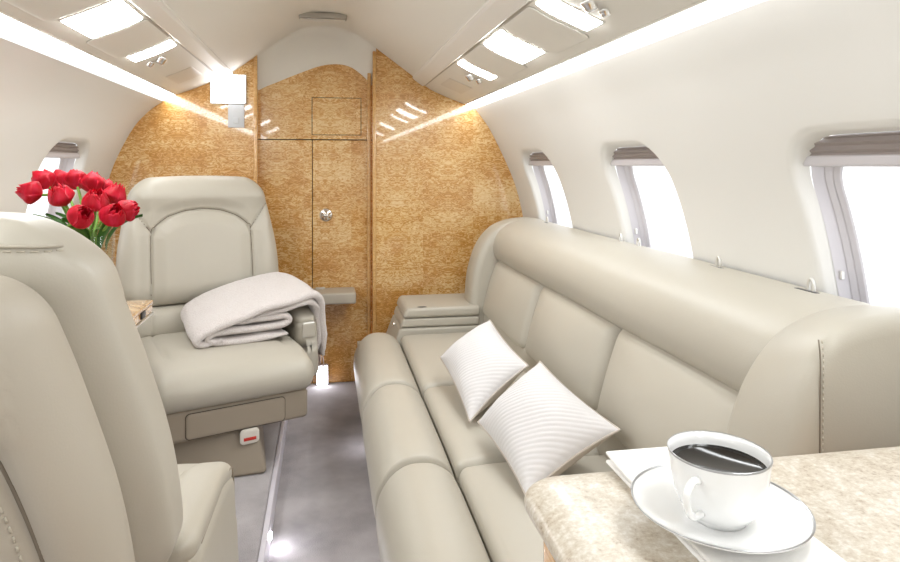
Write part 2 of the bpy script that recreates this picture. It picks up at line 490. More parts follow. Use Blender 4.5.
Z0, Z1 = .47, 1.13
NY, NZ = 28, 28
for s, sd in ((-1, 'left'), (1, 'right')):
    bm = bmesh.new()
    yedges = [YR]
    cells = []
    WIN = WINS[s]; WZ = WZS[s]
    for k_, wy in enumerate(WIN):
        a, b = wy - .39, (wy + .39 if k_ < 4 else YB + .03)
        cells.append((a, b, wy))
    ysamp = [YR]
    for (a, b, wy) in cells:
        ysamp += [a + (b - a) * i / NY for i in range(NY)]
    ysamp.append(cells[-1][1])
    zup = [Z1 + (ZTOP[s] - Z1) * i / 6 for i in range(7)]
    zlo = [0 + Z0 * i / 12 for i in range(13)]
    grid(bm, [[(s * xside(z, s), y, z) for y in ysamp] for z in zup])
    grid(bm, [[(s * xside(z, s), y, z) for y in ysamp] for z in zlo])
    zc = [Z0 + (Z1 - Z0) * i / NZ for i in range(NZ + 1)]
    grid(bm, [[(s * xside(z, s), y, z) for y in (YR, cells[0][0])] for z in zc])
    for (a, b, wy) in cells:
        per = []
        per += [(a + (b - a) * i / NY, Z0) for i in range(NY)]
        per += [(b, Z0 + (Z1 - Z0) * i / NZ) for i in range(NZ)]
        per += [(b - (b - a) * i / NY, Z1) for i in range(NY)]
        per += [(a, Z1 - (Z1 - Z0) * i / NZ) for i in range(NZ)]
        rows = []
        def hole(hx, hy, r):
            return [rr_ray(math.atan2(z - WZ, y - wy), hx, hy, r) for (y, z) in per]
        H0 = hole(WH[0] + .013, WH[1] + .013, WR + .013)
        for t in [0, .25, .5, .7, .85, 1]:
            rows.append([(s * xside(z + (WZ + h[1] - z) * t, s), y + (wy + h[0] - y) * t, z + (WZ + h[1] - z) * t) for (y, z), h in zip(per, H0)])
        for k in range(1, 7):
            an = k / 6 * PI / 2
            ins, dep = .013 * math.sin(an), .014 * (1 - math.cos(an))
            Hk = hole(WH[0] + .013 - ins, WH[1] + .013 - ins, WR + .013 - ins)
            rows.append([(s * (xside(WZ + h[1], s) + dep), wy + h[0], WZ + h[1]) for h in Hk])
        Hk = hole(WH[0] - .004, WH[1] - .004, WR - .004)
        rows.append([(s * (xside(WZ + h[1], s) + .034), wy + h[0], WZ + h[1]) for h in Hk])
        grid(bm, rows, closed_u=True)
    bmesh.ops.remove_doubles(bm, verts=bm.verts, dist=.0004)
    tag(obj('wall_' + sd, bm, M['lining']), kind='structure')
    # the windows: stepped frame, stowed pleated shade, pane
    for i, wy in enumerate(WIN):
        w = empty('window_%d' % (i + 1 + (5 if s > 0 else 0)), (s * .92, wy, WZ), kind='structure')
        fb = bmesh.new()
        ang = [2 * PI * j / 96 for j in range(96)]
        rows = []
        for (ins, dep) in ((.004, .030), (.008, .052), (.009, .054), (.010, .0525), (.017, .060), (.018, .0625), (.0195, .061), (.027, .066), (.0285, .070)):
            rows.append([(s * (xside(WZ + q[1] * .9, s) + dep), wy + q[0], WZ + q[1])
                         for q in (rr_ray(a, WH[0] - ins, WH[1] - ins, max(.03, WR - ins)) for a in ang)])
        grid(fb, rows, closed_u=True)
        obj('window_frame', fb, M['winframe'], w, world=True, sharp=20)
        pb = bmesh.new()
        pb.faces.new([pb.verts.new((s * (xside(WZ + q[1] * .9, s) + .0695), wy + q[0], WZ + q[1]))
                      for q in (rr_ray(a, WH[0] - .028, WH[1] - .028, WR - .028) for a in ang)])
        obj('pane', pb, M['pane'], w, smooth=False, world=True)
        # shade cassette across the top
        sb = bmesh.new()
        rows = []
        top, bot = WZ + WH[1] - .007, WZ + WH[1] - .056
        nn = 18
        sec = [(.075, -.06), (.040, -.06), (.030, -.02), (.034, .05), (.026, .2), (.031, .3), (.025, .45), (.030, .55), (.024, .75), (.022, .9), (.026, 1.0), (.04, 1.02), (.06, 1.0)]
        for j in range(nn + 1):
            y = -1 + 2 * j / nn
            row = []
            for (d, t) in sec:
                z = top + (bot - top) * t
                hw = WH[0] - .003
                # stay inside the rounded opening
                zz = z - WZ
                r = WR - .003
                over = max(0, zz - (WH[1] - .003 - r))
                hw2 = hw - r + math.sqrt(max(0, r * r - min(over, r) ** 2))
                row.append((s * (xside(z, s) + d + .004), wy + y * hw2, z))
            rows.append(row)
        grid(sb, rows)
        obj('window_shade', sb, M['shade'], w, world=True, sharp=50)
        hb_ = RB((s * (xside(bot + .008, s) + .033), wy, bot + .009), (.009, WH[0] - .012, .0095), .004, (1, 6, 1), 3)
        obj('shade_bar', hb_, M['winframe'], w, world=True, sharp=50)
        lb = RB((s * (xside(.80, s) + .046), wy + .170 , .77), (.004, .003, .008), .002, k=2)
        obj('shade_latch', lb, M['satin'], w, world=True)

# aft closing wall behind the camera
pts = [(x, zceil(x) + .01) for x in [-.44 + .88 * i / 20 for i in range(21)]]
pts = [(-.99, 0), (-.99, 1.3), (-.43, 1.34)] + pts[1:-1] + [(.43, 1.34), (.99, 1.3), (.99, 0)]
bm = bmesh.new(); prism(bm, pts, YR - .03, YR)
tag(obj('wall_rear', bm, M['lining'], smooth=False), kind='structure')

# forward bulkhead: veneered panels left and right of the doorway
def bulk(x0, x1, s):
    xs_in = abs(x0)
    pts = [(x0, 0)]
    n = 12
    top = []
    for i in range(n + 1):
        x = abs(x0) + (.41 - abs(x0)) * i / n
        top.append((s * x, zceil(x) + .004))
    top += [(s * x, zpsu(x, s) + .004) for x in (.43, .47, .52, .57, XP[s])]
    out = [(s * (xside(z, s) + .012), z) for z in (ZTOP[s], 1.19, 1.16, 1.13, 1.06, .993, .93, .878, .81, .753, .68, .62, .53, .45, .36, .28, .2, .12, .06, 0)]
    bm = bmesh.new(); prism(bm, pts + top + out, YB, YB + .03)
    return bm
wl = tag(obj('wall_front_left', bulk(OPL, -1, -1), M['wood'], smooth=False), kind='structure')
wr = tag(obj('wall_front_right', bulk(OPR, 1, 1), M['wood'], smooth=False), kind='structure')
# edge mouldings of the doorway
tag(obj('trim_2', RB((OPL + .008, YB + .018, .735), (.008, .026, .735), .004, k=2), M['woodedge'], sharp=40), kind='structure')
tag(obj('trim_3', RB((OPR - .008, YB + .018, .735), (.008, .026, .735), .004, k=2), M['woodedge'], sharp=40), kind='structure')
tag(obj('trim_4', RB((OPR - .028, YD - .014, .69), (.008, .012, .69), .004, k=2), M['woodedge'], sharp=40), kind='structure')
# back wall of the doorway: dark backing with wood panels and doors in front, thin gaps between
bm = bmesh.new()
pts = [(OPL - .04, 0)] + [(x, interp(ARCH, x) + .02) for x in [OPL - .04 + (OPR - OPL + .08) * i / 30 for i in range(31)]] + [(OPR + .04, 0)]
prism(bm, pts, YD + .014, YD + .03)
tag(obj('wall_front_backing', bm, M['seam'], smooth=False), kind='structure')
ZD = 1.082; XS = -.055
bm = bmesh.new()
xs = [OPL - .03 + (OPR - OPL + .06) * i / 40 for i in range(41)]
left = [x for x in xs if x < XS - .003]
# panel above the doors, with the overhead cupboard cut into it
def zt(x): return interp(ARCH, x) + .012
ctop, cbot, cr = 1.268, 1.105, .158
P1 = [(OPL - .03, ZD + .0025)] + [(x, zt(x)) for x in left] + [(XS - .003, zt(XS)), (XS - .003, ZD + .0025)]
prism(bm, P1, YD, YD + .013)
right = [x for x in xs if x > XS - .003]
P2 = [(XS - .003, ctop + .0025), (XS - .003, zt(XS))] + [(x, zt(x)) for x in right] + [(OPR + .03, ctop + .0025)]
prism(bm, P2, YD, YD + .013)
prism(bm, [(XS - .003, ZD + .0025), (OPR + .03, ZD + .0025), (OPR + .03, cbot - .0025), (XS - .003, cbot - .0025)], YD, YD + .013)
prism(bm, [(cr + .0025, cbot - .0025), (OPR + .03, cbot - .0025), (OPR + .03, ctop + .0025), (cr + .0025, ctop + .0025)], YD, YD + .013)
tag(obj('wall_front_centre', bm, M['wood'], smooth=False), kind='structure')
tag(obj('door_1', RB(((XS + cr) / 2, YD + .0055, (ctop + cbot) / 2), ((cr - XS) / 2, .0075, (ctop - cbot) / 2), .0015, k=1), M['wood'], smooth=False), kind='structure')
dl = tag(obj('door_2', RB(((OPL - .03 + XS - .0015) / 2, YD + .0055, ZD / 2), ((XS - .0015 - OPL + .03) / 2, .0075, ZD / 2 - .002), .0015, k=1), M['wood'], smooth=False), kind='structure')
dr = empty('door_3', ((XS + OPR) / 2, YD, 0), kind='structure')
obj('door_panel', RB(((XS + .0015 + OPR + .03) / 2, YD + .0055, ZD / 2), ((OPR + .03 - XS - .0015) / 2, .0075, ZD / 2 - .002), .0015, k=1), M['wood'], dr, smooth=False, world=True)
# round chrome rose with a paddle latch
hb = bmesh.new()
lathe(hb, [(0, .012), (.012, .012), (.022, .010), (.0285, .006), (.030, .001), (.030, 0), (0, 0)], 40)
bmesh.ops.rotate(hb, verts=hb.verts, matrix=Matrix.Rotation(PI / 2, 3, 'X'))
bmesh.ops.translate(hb, verts=hb.verts, vec=(.005, YD - .0025, .748))
for a in (.5, 1.55, 2.6):
    c_, s_ = math.cos(a), math.sin(a)
    tube(hb, [(.005 - .02 * c_, YD - .017, .748 - .02 * s_), (.005, YD - .024, .748), (.005 + .02 * c_, YD - .017, .748 + .02 * s_)], .0045, 10)
obj('door_handle', hb, M['chrome'], dr, world=True)['label'] = 'round chrome door handle'

# ------------------------------------------------------------------ things on the shell
# overhead lamps, hatches, gaspers on each side
def on_psu(s, x0, x1, y0, y1, lift, thick, nx=10, ny=6, rad=.006, edge_taper=True):
    """a slab that follows the curve of the overhead panel"""
    bm = bmesh.new()
    hx, hy = (x1 - x0) / 2, (y1 - y0) / 2
    cx, cy = (x0 + x1) / 2, (y0 + y1) / 2
    def fn(p, n_):
        x = cx + p.x
        e = .002
        dzx = (zpsu(x + e, s) - zpsu(x - e, s)) / (2 * e)
        nv = Vector((dzx, 0, -1)).normalized()       # points down and away from the panel
        q = Vector((x, 0, zpsu(x, s))) + nv * (lift + p.z)
        return (s * q.x, cy + p.y, q.z)
    rbox(bm, (0, 0, 0), (hx, hy, thick / 2), (rad, rad, thick * .45), (nx, ny, 1), 4, fn)
    return bm

lamps = [('near', 1.235, 1.315, 'narrow'), ('mid', 1.585, 1.775, 'wide'), ('far', 2.055, 2.135, 'narrow')]
for s, sd in ((-1, 'left'), (1, 'right')):
    for (nm, y0, y1, wd) in lamps:
        if s < 0: y0, y1 = y0 - .09, y1 - .09
        lab = {'near': 'narrow lit white overhead lamp in the %s ceiling panel, nearest the viewer',
               'mid': 'wide lit white overhead lamp in the middle of the %s ceiling panel',
               'far': 'narrow lit white overhead lamp in the %s ceiling panel, closest to the wooden bulkhead'}[nm] % sd
        e = empty('overhead_lamp', (s * .5, (y0 + y1) / 2, 1.30), 0, lab, 'lamp', 'overhead lamps')
        obj('lamp_frame', on_psu(s, .4425, .5665, y0 - .004, y1 + .004, .0005, .004), M['psu'], e, world=True)
        obj('lamp_lens', on_psu(s, .446, .563, y0, y1, .003, .005), M['lamp'], e, world=True)
    for y0 in (.30, -.75):  # fill lamps added overhead, out of view, to brighten surfaces facing the camera
        e = empty('fill_lamp_' + sd, (s * .5, y0 + .09, 1.30), kind='structure')
        obj('lamp_frame', on_psu(s, .4425, .5665, y0 - .004, y0 + .194, .0005, .004), M['psu'], e, world=True)
        obj('lamp_lens', on_psu(s, .446, .563, y0, y0 + .19, .003, .005), M['lamp'], e, world=True)
    for (nm, y0, y1) in (('near', 1.345, 1.57), ('far', 1.79, 2.04)):
        if s < 0: y0, y1 = y0 - .09, y1 - .09
        lab = 'cream rounded hatch cover in the %s ceiling panel, %s the wide lamp' % (sd, 'nearer than' if nm == 'near' else 'beyond')
        e = empty('overhead_hatch', (s * .5, (y0 + y1) / 2, 1.29), 0, lab, 'hatch', 'overhead hatch covers')
        obj('gap', on_psu(s, .442, .586, y0 - .0015, y1 + .0015, .0003, .0012, rad=.02), M['grey'], e, world=True)
        obj('cover', on_psu(s, .443, .584, y0, y1, .002, .0045, rad=.02), M['psu'], e, world=True)
    for (nm, y) in (('near', 1.175), ('far', 2.215)):
        if s < 0: y -= .09
        lab = 'small chrome air nozzle %s of the %s ceiling panel' % ('at the near end' if nm == 'near' else 'beside the bulkhead end lamp', sd)
        e = empty('air_nozzle', (s * .505, y, zpsu(.505, s)), 0, lab, 'air vent', 'chrome air nozzles')
        for off, sc_ in ((0, 1), (.034, .72)):
            bm = bmesh.new()
            lathe(bm, [(.016, .002), (.017, -.003), (.014, -.006), (.013, -.016), (.010, -.020), (.0085, -.018), (.0085, -.008), (0, -.008)], 28)
            for q in bm.verts: q.co *= sc_
            rot = Matrix.Rotation(s * -math.atan2(.022, .05), 4, 'Y')
            bmesh.ops.transform(bm, matrix=Matrix.Translation((s * off, .004 * off / .034, zpsu(.505 + off, s) - zpsu(.505, s))) @ rot, verts=bm.verts)
            obj('nozzle', bm, M['chrome'], e)
    # flat access plate by the bulkhead
    e = tag(obj('access_plate', on_psu(s, .47, .56, 2.40, 2.60, .001, .003, rad=.006), M['greyplate2']),
            'flat rectangular access plate at the bulkhead end of the %s ceiling panel' % sd, 'panel', 'access plates')

# grey grille hanging on the headliner
e = empty('ceiling_vent', (-.008, 2.58, zceil(0) - .017), 0, 'slim grey rectangular vent on the middle of the cream ceiling', 'vent')
obj('housing', RB((0, 0, .002), (.094, .022, .012), .006, (4, 1, 1), 3), M['grey'], e)
obj('face_plate', RB((0, -.004, -.014), (.088, .015, .003), .003, (4, 1, 1), 3), M['satin'], e)

# lit sign and plate on left bulkhead
e = empty('lit_sign', (-.402, YB, 1.29), 0, 'glowing white square sign box high on the left wooden bulkhead', 'sign')
obj('housing', RB((0, -.007, 0), (.073, .007, .062), .004, k=2), M['greyplate'], e, sharp=50)
obj('lit_face', RB((0, -.016, .031), (.069, .004, .028), .003, k=2), M['sign'], e)
obj('lit_face', RB((0, -.016, -.029), (.069, .004, .029), .003, k=2), M['sign'], e)
e = empty('switch_plate', (-.371, YB, 1.178), 0, 'small pale grey plate below the glowing sign on the bulkhead', 'plate')
obj('plate', RB((0, -.004, 0), (.033, .004, .049), .003, k=2), M['greyplate'], e, sharp=50)
obj('button', RB((0, -.009, -.02), (.012, .003, .012), .002, k=2), M['greyplate'], e, sharp=50)

# padded ledge in front of the doors
e = empty('padded_ledge', (.0, 2.79, .40), 0, 'grey beige padded ledge fixed low across the wooden doors', 'ledge')
obj('ledge_pad', RB((-.065, 2.80, .405), (.195, .072, .023), .008, (6, 3, 1), 3), M['leather2'], e, world=True, sharp=60)
obj('latch', RB((-.02, 2.845, .431), (.02, .006, .004), .002, k=2), M['satin'], e, world=True)

# floor lamp in the corner behind the armchair
e = empty('floor_lamp', (-.03, 2.84, .02), 0, 'small glowing white floor level lamp at the foot of the wooden door', 'lamp')
obj('lamp_housing', RB((-.012, 2.872, .045), (.026, .012, .043), .004, k=2), M['trimwhite'], e, world=True)
obj('lamp_lens', RB((-.012, 2.858, .045), (.023, .004, .039), .003, k=2), M['floorlamp'], e, world=True)
# small step lamps along the platform edge
for k, y in enumerate((1.66, .9)):
    e = empty('step_lamp', (EDGE + .014, y, .035), 0, 'tiny lit step lamp set in white platform edge trim, %s' % ('below the far armchair' if k == 0 else 'beside the near armchair'), 'lamp', 'step lamps')
    bm = bmesh.new(); lathe(bm, [(0, .004), (.006, .0035), (.009, 0), (0, 0)], 20)
    bmesh.ops.rotate(bm, verts=bm.verts, matrix=Matrix.Rotation(PI / 2, 3, 'Y'))
    for q in bm.verts: q.co.y *= 1.6
    obj('lens', bm, M['steplamp'], e)

# ------------------------------------------------------------------ divan along the right wall
sofa = empty('divan', (.5, 1.7, 0), 0, 'long beige leather three seat divan along the right cabin wall', 'sofa')
def sof(name, bm, mat=None, **kw): return obj(name, bm, mat or M['leather'], sofa, world=True, **kw)
YN, YF = .90, 2.45
# base
bp = [(.165, .005), (.165, .09), (.135, .13), (.135, .22), (.62, .26), (.80, .26), (.745, .005)]
bm = bmesh.new(); prism(bm, bp, .76, 2.74)
sof('base', bm, M['leather2'], smooth=False)
seams = [YF, 1.87, 1.37, YN - .02]
# seat section: long rounded front bolster and flat pad behind, one pair per seat
for i in range(3):
    y1, y0 = seams[i], seams[i + 1]
    cy, hy = (y0 + y1) / 2, (y1 - y0) / 2 - .002
    def roll(p, n_):
        x, y, z = p
        e = abs(y) / hy
        # the bolster droops over the front and swells in the middle
        z2 = z - max(0, -x - .02) ** 1.6 * 1.0 - .006 * e ** 8
        x2 = x + (  .004 * e ** 8 if x < 0 else 0)
        z2 += .0022 * mnoise.noise(Vector((x * 12, (y + cy) * 9, z * 12)))
        return (x2, y, z2)
    sof('seat_bolster', RB((.196, cy, .245), (.092, hy, .092), (.083, .016, .083), (4, 24, 4), 7, roll))
    def pad(p, n_):
        x, y, z = p
        ex, ey = abs(x) / .185, abs(y) / hy
        z2 = z + (.016 * (1 - ex ** 2) * (1 - ey ** 4) if z > 0 else 0)
        z2 += .0025 * mnoise.noise(Vector((x * 14, (y + cy) * 11, 3)))
        return (x, y, z2)
    sof('seat_pad', RB((.470, cy, .278), (.185, hy, .040), (.022, .022, .022), (12, 16, 1), 4, pad))
# low strip between seat and back
def lowb(p, n_): return (p.x + .14 * p.z, p.y, p.z)
sof('back_base', RB((.655, (YN + YF) / 2, .345), (.035, (YF - YN) / 2 + .05, .055), .03, (2, 30, 2), 4, lowb))
for y in (2.2, 1.45):
    bm = bmesh.new(); lathe(bm, [(0, .004), (.006, .0035), (.009, 0), (0, 0)], 20)
    bmesh.ops.rotate(bm, verts=bm.verts, matrix=Matrix.Rotation(-PI / 2, 3, 'Y'))
    bmesh.ops.translate(bm, verts=bm.verts, vec=(.164, y, .06))
    sof('base_lamp', bm, M['steplamp'])['label'] = 'small lit floor lamp lens'
# three back cushions
bs = [2.50, 1.955, 1.42, .90]
for i in range(3):
    y1, y0 = bs[i], bs[i + 1]
    cy, hy = (y0 + y1) / 2, (y1 - y0) / 2 - .004
    def backc(p, n_):
        x, y, z = p
        ey, ez = abs(y) / hy, abs(z) / .114
        x2 = x + .30 * z
        if x < 0: x2 -= .030 * (1 - ey ** 2.5) * (1 - ez ** 2.2)
        x2 += .0018 * mnoise.noise(Vector((x * 5, (y + cy) * 9, z * 11)))
        return (x2, y, z)
    sof('back_cushion', RB((.690, cy, .486), (.045, hy, .114), (.034, .034, .030), (1, 16, 10), 5, backc))
# long head bolster on top of the back
sec = catmull([(.735, .576), (.700, .578), (.672, .603), (.664, .643), (.680, .692), (.720, .727), (.780, .746), (.850, .748), (.884, .742)], 6)
ys = [.86, .885, .895, .91] + [.93 + 1.62 * i / 40 for i in range(41)] + [2.57]
bm = bmesh.new()
rows = []
for y in ys:
    e = max(0, min(1, (.93 - y) / .045))
    sh = .007 * e * e
    row = []
    for p in sec:
        cxp, czp = .80, .64
        dx, dz = p.x - cxp, p.y - czp
        L = math.hypot(dx, dz)
        wob = .003 * mnoise.noise(Vector((p.x * 7, y * 4, p.y * 7)))
        row.append((p.x - dx / L * (sh + wob), y, p.y - dz / L * (sh + wob)))
    rows.append(row)
grid(bm, rows)
sof('head_bolster', bm)
sof('bolster_gap', RB((.735, 1.71, .581), (.03, .80, .012), .006, k=2), M['seam'])

# padded end wings
WING_FAR = catmull([(.590, .24), (.574, .36), (.576, .47), (.590, .56), (.625, .65), (.680, .712), (.745, .740), (.82, .750), (.880, .746)], 6)
WING_NEAR = catmull([(.612, .24), (.611, .36), (.610, .47), (.612, .56), (.618, .64), (.634, .705), (.672, .750), (.755, .768), (.872, .764)], 6)
def wing(y, hy, near):
    bm = bmesh.new()
    rows = []
    k = 12
    for j in range(k + 1):
        a = -PI / 2 + PI * j / k
        yy = y + (hy - .03) * (1 if math.sin(a) > .01 else (-1 if math.sin(a) < -.01 else 0)) + .03 * math.sin(a)
        ins = .03 * (1 - math.cos(a))
        t_ = (1 - (yy - (y - hy)) / (2 * hy)) * near
        out = [f_.lerp(n_, t_) for f_, n_ in zip(WING_FAR, WING_NEAR)]
        row = []
        for i, p in enumerate(out):
            t = (out[min(i + 1, len(out) - 1)] - out[max(i - 1, 0)]).normalized()
            n_ = Vector((t.y, -t.x))      # inward
            q = p + n_ * ins
            row.append((q.x, yy, q.y))
        rows.append(row)
    # close both faces down to an inner line
    rows.insert(0, [(.855, y - hy, .24 + (p.y - .24) * .55) for p in (WING_NEAR if near else WING_FAR)])
    rows.append([(.855, y + hy, .24 + (p.y - .24) * .55) for p in out])
    grid(bm, rows)
    return bm
w = sof('end_wing', wing(2.56, .075, 0))
w = sof('end_wing', wing(.82, .072, 1))
# stitched seam on the near face of near wing
pth = [(.650 - .004 * t, .7468 + .004 * max(0, 1 - t * 12) ** 2, .738 - .41 * t) for t in [i / 30 for i in range(31)]]
sof('wing_stitching', stitches(pth, .0085, .005, .0008), M['thread'])
bm = bmesh.new(); tube(bm, [(p[0] - .004, p[1] + .0008, p[2]) for p in pth], .0011, 6)
sof('wing_seam', bm, M['seam2'])

# arm unit at the far end
arm = empty('arm_unit', (0, 0, 0), parent=sofa)
arm.location = (-.04, .86, 0)
def slant(p, n_):
    x = p.x
    if x < 0: x = x - .05 * (.5 - (p.z / .4)) * sstep(.0, -.16, p.x)
    return (x, p.y, p.z)
def armb(name, c, h, r, mat, **kw):
    def fn(p, n_):
        zz = c[2] + p.z
        t = sstep(.1, -.13, p.x)
        return (p.x - (.41 - zz) * .38 * t, p.y, p.z)
    return obj(name, RB(c, h, r, (4, 2, 2), 4, fn), mat, arm, world=True)
armb('lower_panel', (.46, 2.60, .175), (.145, .13, .160), .012, M['leather'])
armb('middle_panel', (.46, 2.60, .3535), (.145, .13, .017), (.010, .010, .008), M['leather'])
armb('arm_cap', (.46, 2.60, .3925), (.148, .133, .020), .014, M['leather'])
bm = bmesh.new(); lathe(bm, [(0, .001), (.016, .001), (.020, 0.0)], 28)
for q in bm.verts: q.co.y *= .5
bmesh.ops.translate(bm, verts=bm.verts, vec=(.375, 2.485, .4130))
obj('finger_recess', bm, M['black'], arm, world=True)
bm = bmesh.new(); lathe(bm, [(0, .010), (.006, .010), (.008, .006), (.005, .002), (.005, -.004), (0, -.004)], 20)
bmesh.ops.rotate(bm, verts=bm.verts, matrix=Matrix.Rotation(-PI / 2, 3, 'Y'))
bmesh.ops.translate(bm, verts=bm.verts, vec=(.268, 2.475, .352))
obj('knob', bm, M['chrome'], arm, world=True)['label'] = 'small chrome knob'

# shoulder harness loops behind the head bolster
for y in (1.0, 1.27, 1.63, 1.74, 2.36):
    bm = bmesh.new()
    x0 = .845
    rx = catmull([(x0, y - .006, .735), (x0, y - .006, .760), (x0, y, .769), (x0, y + .006, .760), (x0, y + .006, .735)], 5)
    tube(bm, rx, .0028, 8)
    sof('harness_loop', bm, M['satin'])
    sof('harness_slot', RB((x0 - .004, y + .006, .7465), (.005, .026, .0018), .0015, k=2), M['black'])

# ------------------------------------------------------------------ scatter pillows
def pillow(name, T, L, B, R, thick, lab, ribs_dir):
    """corners are (top, left, bottom, right) points of the pillow's mid plane"""
    T, L, B, R = map(Vector, (T, L, B, R))
    c = (T + L + B + R) / 4
    ux = ((R - B) + (T - L)) / 2; uy = ((L - B) + (T - R)) / 2
    hx, hy = ux.length / 2, uy.length / 2
    ex = ux.normalized(); ez = ex.cross(uy).normalized(); ey = ez.cross(ex)
    root = empty(name, c, 0, lab, 'pillow', 'white corduroy pillows')
    rm = Matrix((ex, ey, ez))
    root.rotation_euler = rm.transposed().to_euler()
    lb, lr, ll, lt = (rm @ (q - c) for q in (B, R, L, T))
    def bil(u_, v_):
        a_, b_ = (u_ + 1) / 2, (v_ + 1) / 2
        return lb * (1 - a_) * (1 - b_) + lr * a_ * (1 - b_) + ll * (1 - a_) * b_ + lt * a_ * b_
    NX, NYv = 150, 150
    for side in (1, -1):
        bm = bmesh.new()
        rows = []
        for j in range(NYv + 1):
            v_ = -1 + 2 * j / NYv
            row = []
            for i in range(NX + 1):
                u_ = -1 + 2 * i / NX
                pin = 1 - .085 * (1 - u_ * u_) ** 1.0      # edges pulled in mid way, ears at the corners
                pin2 = 1 - .075 * (1 - v_ * v_)
                q_ = bil(u_ * pin2, v_ * pin); x, y = q_.x, q_.y
                pr = max(0, (1 - u_ ** 2)) ** .55 * max(0, (1 - v_ ** 2)) ** .55
                z = thick * pr
                z += .006 * pr * mnoise.noise(Vector((x * 14 + c.x * 9, y * 14, side)))
                ph = (y * math.cos(.62) + x * math.sin(.62)) / .0105 + .6 * pr
                z += .0017 * abs(math.sin(PI * ph)) * min(1, pr * 4)
                row.append((x, y, q_.z + side * z))
            rows.append(row)
        grid(bm, rows)
        obj('front_cover' if side > 0 else 'back_cover', bm, M['cord'] if side > 0 else M['cordside'], root)
    pip = []
    for k in range(4):
        for i in range(24):
            t = -1 + 2 * i / 24
            u_, v_ = ((t, -1), (1, t), (-t, 1), (-1, -t))[k]
            pip.append(bil(u_ * (1 - .075 * (1 - v_ * v_)), v_ * (1 - .085 * (1 - u_ * u_))))
    pip.append(pip[0])
    bm = bmesh.new(); tube(bm, pip, .0026, 8, cap=False)
    obj('piping', bm, M['cordside'], root)
    return root
pillow('scatter_pillow', (0.508, 1.47, 0.498), (0.356, 1.47, 0.364), (0.375, 1.16, 0.344), (0.577, 1.19, 0.444), .062,
       'white ribbed corduroy pillow on the divan, the nearer one in front', 0)
pillow('scatter_pillow', (0.497, 1.9, 0.496), (0.342, 1.9, 0.391), (0.349, 1.525, 0.343), (0.514, 1.58, 0.454), .056,
       'white ribbed corduroy pillow on the divan, the farther one behind', 0)

